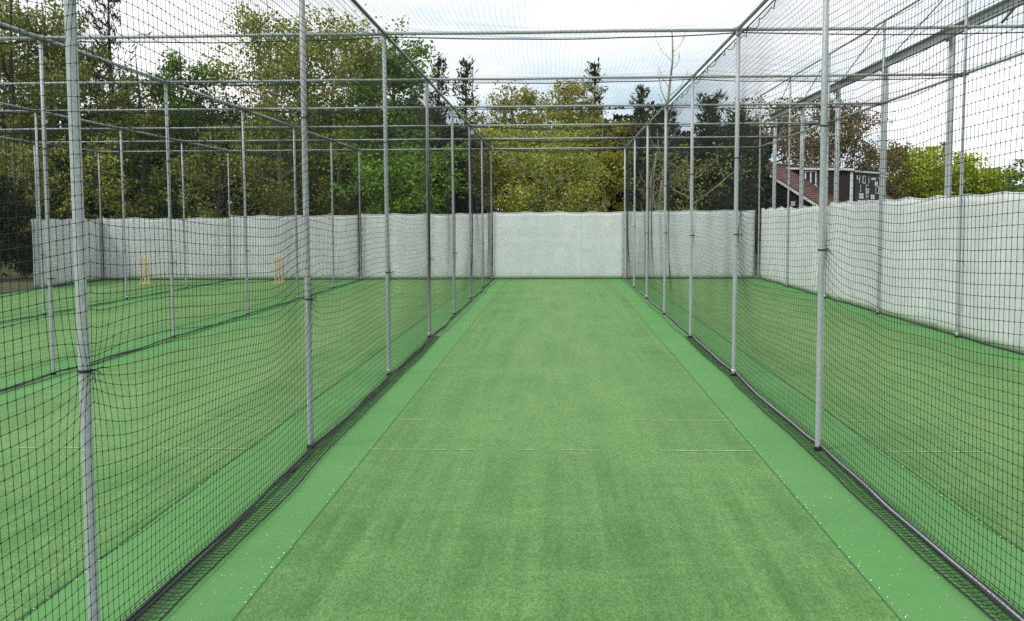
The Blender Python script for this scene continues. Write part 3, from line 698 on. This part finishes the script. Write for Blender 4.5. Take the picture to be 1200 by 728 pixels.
def conifer(label, px, top, hw, Y, seed, base=.12, levels=26, leaf='pine', group='conifers behind the sheets', name='conifer_tree', dens=1.0, upturn=.25, cat='tree'):
    r = np.random.default_rng(seed); pt = P(px, top, Y); Hh = pt[2]; R = hw/FPX*Y; root = tag(empty(name, (pt[0], Y, -.03)), label, cat, group)
    wood = MB().tube([(0,0,0),(.05,0,Hh*.4),(-.03,.02,Hh*.75),(0,0,Hh)], [Hh*.017,Hh*.012,Hh*.006,.012], 7); C = []; D = []
    for k in range(levels):
        t = base+(1-base)*(k/levels)**.9; z = Hh*t; rr = R*((1-t)**.5*1.1)*r.uniform(.55,1.15)+.14
        for j in range(int(5+3*(1-t))):
            az = r.random()*6.28; l = rr*r.uniform(.4,1.15); up = l*r.uniform(-.1,upturn*2.6)+.1
            e = np.array([math.cos(az)*l, math.sin(az)*l, z+up]); p = np.array([0,0,z]); m_ = (p+e)/2-np.array([0,0,.08*l])
            wood.tube([p, m_, e], [.03*(1-t)+.01, .018*(1-t)+.006, .005], 4, False)
            n = int(26*dens*max(.4, l)); f = r.random(n)**.45
            pts = np.where(f[:,None] < .5, p+(m_-p)*f[:,None]*2, m_+(e-m_)*(f[:,None]*2-1)) + r.normal(size=(n,3))*np.array([.13,.13,.10])*(.55+l*.45)
            dv = (e-p)/np.linalg.norm(e-p); C.append(pts); D.append(np.repeat(dv[None],n,0)+r.normal(size=(n,3))*.55+np.array([0,0,.35]))
    n = 40; C.append(np.stack([r.normal(size=n)*.03, r.normal(size=n)*.03, Hh-r.random(n)*.8],1)); D.append(np.repeat(np.array([[0,0,1.0]]),n,0)+r.normal(size=(n,3))*.5)
    wood.build('trunk', M_BARK, root); link('crown', leaf_mesh('crown', np.vstack(C),   .26, .06, r, dirs=np.vstack(D)), LEAF[leaf], root)
    return root

B = broadleaf
# left wood
B('olive tree at the far left edge with bare grey branches above the rails', 12, -45, 84, 36, 'olive', 1, 8000, .15, spread=.33)
B('olive-green tree behind the nearest left post', 84, 8, 62, 37.5, 'olive', 2, 6400, .15)
conifer('loose-branched dark conifer spire right of the nearest left post', 126, -30, 46, 39, 3, levels=18, upturn=.6, leaf='ever')
B('mid-green round-topped tree left of the tallest pale tree', 207, 34, 52, 37, 'green', 4, 5600, .15, tw=.016)
B('thin olive tree between the conifer spire and the round green tree', 160, 50, 50, 36.2, 'olive', 5, 4600, .14)
B('tallest yellow-green spring tree with thin airy top', 318, -24, 74, 36.5, 'spring', 6, 6200, .14, shape='tall', limbs=18, bark=M_PALE, spread=.34, tw=.011)
B('broad yellow-green spring tree right of the tallest one', 392, -10, 72, 37.5, 'spring', 7, 7000, .145, shape='round', limbs=17, bark=M_PALE, tw=.011)
B('rich green tree at the right end of the left wood', 462, 14, 58, 36.3, 'green', 8, 6500, .15, shape='tall', limbs=17)
B('yellow-green tree filling the gap between the two tall spring trees', 356, 6, 62, 38.6, 'spring', 16, 6200, .14, shape='round', limbs=17, bark=M_PALE, tw=.011)
B('olive-green tree tucked between the broad spring tree and the rich green one', 430, 10, 58, 38.8, 'spring', 17, 5600, .14, shape='tall', limbs=17, tw=.012)
B('olive tree reaching above the rails between the left edge and the nearest post', 52, -22, 60, 39.5, 'olive', 18, 6000, .15, limbs=17)
B('bright green leafy bush above the sheet left of the middle lane', 480, 168, 62, 33.8, 'vivid', 9, 4200, .15, base=.2, name='leafy_bush', cat='bush')
B('small olive bush low behind the left sheets', 255, 150, 60, 34.2, 'olive', 10, 2600, .14, base=.2, name='leafy_bush', cat='bush')
B('low yellow-green bush behind the far left sheets', 112, 150, 40, 34, 'spring', 12, 1500, .14, base=.2, name='leafy_bush', cat='bush')
B('tangled low bush with arching pale stems beside the back left corner', 16, 150, 52, 31.5, 'olive', 13, 1900, .13, base=.15, bark=M_PALE, name='leafy_bush', cat='bush')
B('dark evergreen bush at the left edge below the arching stems', -22, 210, 60, 30.2, 'ever', 14, 5200, .13, base=.05, name='evergreen_bush', cat='bush')
B('low dark evergreen bush just outside the back left corner', 24, 232, 34, 31.0, 'ever', 15, 3000, .12, base=.05, name='evergreen_bush', cat='bush')
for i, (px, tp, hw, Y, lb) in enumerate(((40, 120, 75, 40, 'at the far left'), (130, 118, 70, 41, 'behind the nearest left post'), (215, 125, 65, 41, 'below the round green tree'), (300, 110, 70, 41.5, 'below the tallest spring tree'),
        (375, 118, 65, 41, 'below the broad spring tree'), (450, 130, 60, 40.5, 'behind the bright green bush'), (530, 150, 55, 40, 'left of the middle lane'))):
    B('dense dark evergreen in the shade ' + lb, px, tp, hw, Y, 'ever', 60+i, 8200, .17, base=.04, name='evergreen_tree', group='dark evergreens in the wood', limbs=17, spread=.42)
conifer('dark pine left of the middle lane, the left one of the pair', 514, 66, 24, 42, 21)
conifer('dark pine left of the middle lane, the right one of the pair', 546, 70, 30, 42.5, 22, levels=28)
# middle
B('golden-green tree at the left of the gap above the white end sheet', 598, 86, 48, 37, 'golden', 23, 7540, .105, limbs=17, bark=M_PALE)
B('golden tree with pale stem above the middle of the white end sheet', 655, 72, 52, 38.5, 'golden', 24, 8120, .105, limbs=17, bark=M_PALE)
B('lower golden bush with crossing pale branches above the end sheet', 640, 150, 66, 35, 'spring', 25, 7540, .105, base=.15, bark=M_PALE, limbs=19, name='leafy_bush', cat='bush')
B('golden-brown tree at the right of the gap above the end sheet', 708, 120, 36, 37.4, 'golden', 26, 6670, .105, bark=M_PALE)
conifer('slim pine spire behind the golden trees', 697, 72, 20, 44, 27, levels=24)
conifer('small pine top just right of the golden trees', 752, 100, 24, 44, 28, levels=24)
for i, (px, tp, hw, Y, lb) in enumerate(((600, 135, 60, 42, 'behind the golden trees at left'), (680, 130, 60, 43, 'behind the golden trees at right'))):
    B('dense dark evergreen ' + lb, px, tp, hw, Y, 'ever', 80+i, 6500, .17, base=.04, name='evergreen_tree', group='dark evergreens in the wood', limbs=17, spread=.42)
def bare(label, px, top, hw, Y, seed, mat=M_PALE, name='bare_tree', gr=None):
    r = np.random.default_rng(seed); pt = P(px, top, Y); Hh = pt[2]; R = hw/FPX*Y; root = tag(empty(name, (pt[0], Y, -.03)), label, 'tree', gr); q = MB(); limbs = []
    tr = [Vector((-.5*(1-t/8)+.06*math.sin(t*2.1), .05*math.cos(t*2), Hh*t/8)) for t in range(9)]; q.tube(tr, [.13*(1-t/8.6)+.008 for t in range(9)], 7)
    for k in range(17):
        t = .32+.62*k/17; i = int(t*8); p = tr[i].lerp(tr[i+1], t*8-i); az = k*2.3; l = R*r.uniform(.6,1.1)*(1.1-t*.5)
        e = p+Vector((math.cos(az)*l, math.sin(az)*l, l*r.uniform(.9,1.8))); e.z = min(e.z, Hh*.985); m_ = p.lerp(e,.5)+Vector((math.cos(az)*l*.14, math.sin(az)*l*.14, -.1*l)); q.tube([p,m_,e], [.035*(1-t)+.008,.02*(1-t)+.006,.004], 5, False)
        for j in range(4):
            b0 = m_.lerp(e, j/4); q.tube([b0, b0+Vector(r.normal(size=3))*l*.22+Vector((0,0,l*.25))], [.008,.003], 4, False)
    q.build('trunk', mat, root); return root
bare('tall bare thin-twigged tree rising over the dark pines right of the middle', 789, 34, 34, 39, 31)
bare('slanting pale birch stem before the dark pines', 772, 150, 22, 36, 33)
conifer('dark dense pine right of the middle lane, left of three', 778, 128, 40, 40, 34, levels=30, dens=1.6)
conifer('dark dense pine right of the middle lane, middle of three', 832, 112, 44, 41, 35, levels=30, dens=1.6)
conifer('dark dense pine beside the clubhouse gable, right of three', 866, 132, 36, 39, 36, levels=30, dens=1.6)
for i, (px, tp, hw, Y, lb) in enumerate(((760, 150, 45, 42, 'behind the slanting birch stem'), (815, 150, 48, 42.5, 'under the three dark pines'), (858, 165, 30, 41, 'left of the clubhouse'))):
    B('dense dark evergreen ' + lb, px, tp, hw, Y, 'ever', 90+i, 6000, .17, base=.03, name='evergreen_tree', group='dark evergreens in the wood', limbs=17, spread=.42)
B('sprawling bush with long pale branches under the dark pines', 808, 172, 60, 36.2, 'olive', 37, 1100, .13, base=.15, bark=M_PALE, name='leafy_bush', cat='bush', limbs=10)
# right: beyond the clubhouse
B('copper-leaved tree behind the clubhouse ridge', 908, 116, 56, 74, 'copper', 41, 8000, .21, limbs=17, spread=.4)
B('copper-brown tree behind the clubhouse dormer', 980, 110, 58, 76, 'copper', 42, 8000, .21, limbs=17, spread=.38)
B('thin rusty tree at the right end of the clubhouse', 1036, 160, 30, 78, 'copper', 43, 3200, .22)
B('bright lime-green tree right of the clubhouse', 1068, 174, 46, 80, 'lime', 44, 5200, .27, base=.05)
B('bright lime-green tree between the two right columns', 1114, 182, 48, 82, 'lime', 45, 5600, .27, base=.05)
B('rounded lime-green bush right of the tallest lime tree', 1150, 200, 36, 81, 'lime', 46, 3600, .27, base=.05)
B('small dark green tree near the right edge', 1174, 198, 28, 84, 'green', 47, 3200, .27, base=.05)
B('thin pale green tree at the right edge against the sky', 1208, 188, 32, 78, 'green', 48, 1500, .24, base=.05)
conifer('small conifer spire behind the lime tree nearest the clubhouse', 1062, 172, 16, 92, 51, levels=18, leaf='pine')
conifer('dark blue-green conifer top above the lime trees', 1106, 166, 17, 95, 52, levels=20)
conifer('flat-topped small pine above the rounded lime bush', 1136, 195, 18, 94, 53, levels=12, upturn=.1)

# far wood that reads as one dark mass behind everything
r = np.random.default_rng(77)
def mass(name, label, x0, x1, y0, y1, zf_, n, ls, leaf):
    xx = r.uniform(x0,x1,n); yy = r.uniform(y0,y1,n); zz = r.random(n)**.8*zf_(xx)
    tag(link(name, leaf_mesh(name, np.stack([xx,yy,zz],1), ls, ls*.7, r), LEAF[leaf]), label, 'wood', kind='stuff')
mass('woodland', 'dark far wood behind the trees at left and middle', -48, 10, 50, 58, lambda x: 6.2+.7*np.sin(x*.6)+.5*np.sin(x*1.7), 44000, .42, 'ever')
mass('far_hedge', 'low green hedge far off at right behind the columns', 12, 80, 98, 104, lambda x: 4.0+.5*np.sin(x*.5)+.3*np.sin(x*1.3), 9000, .5, 'green')
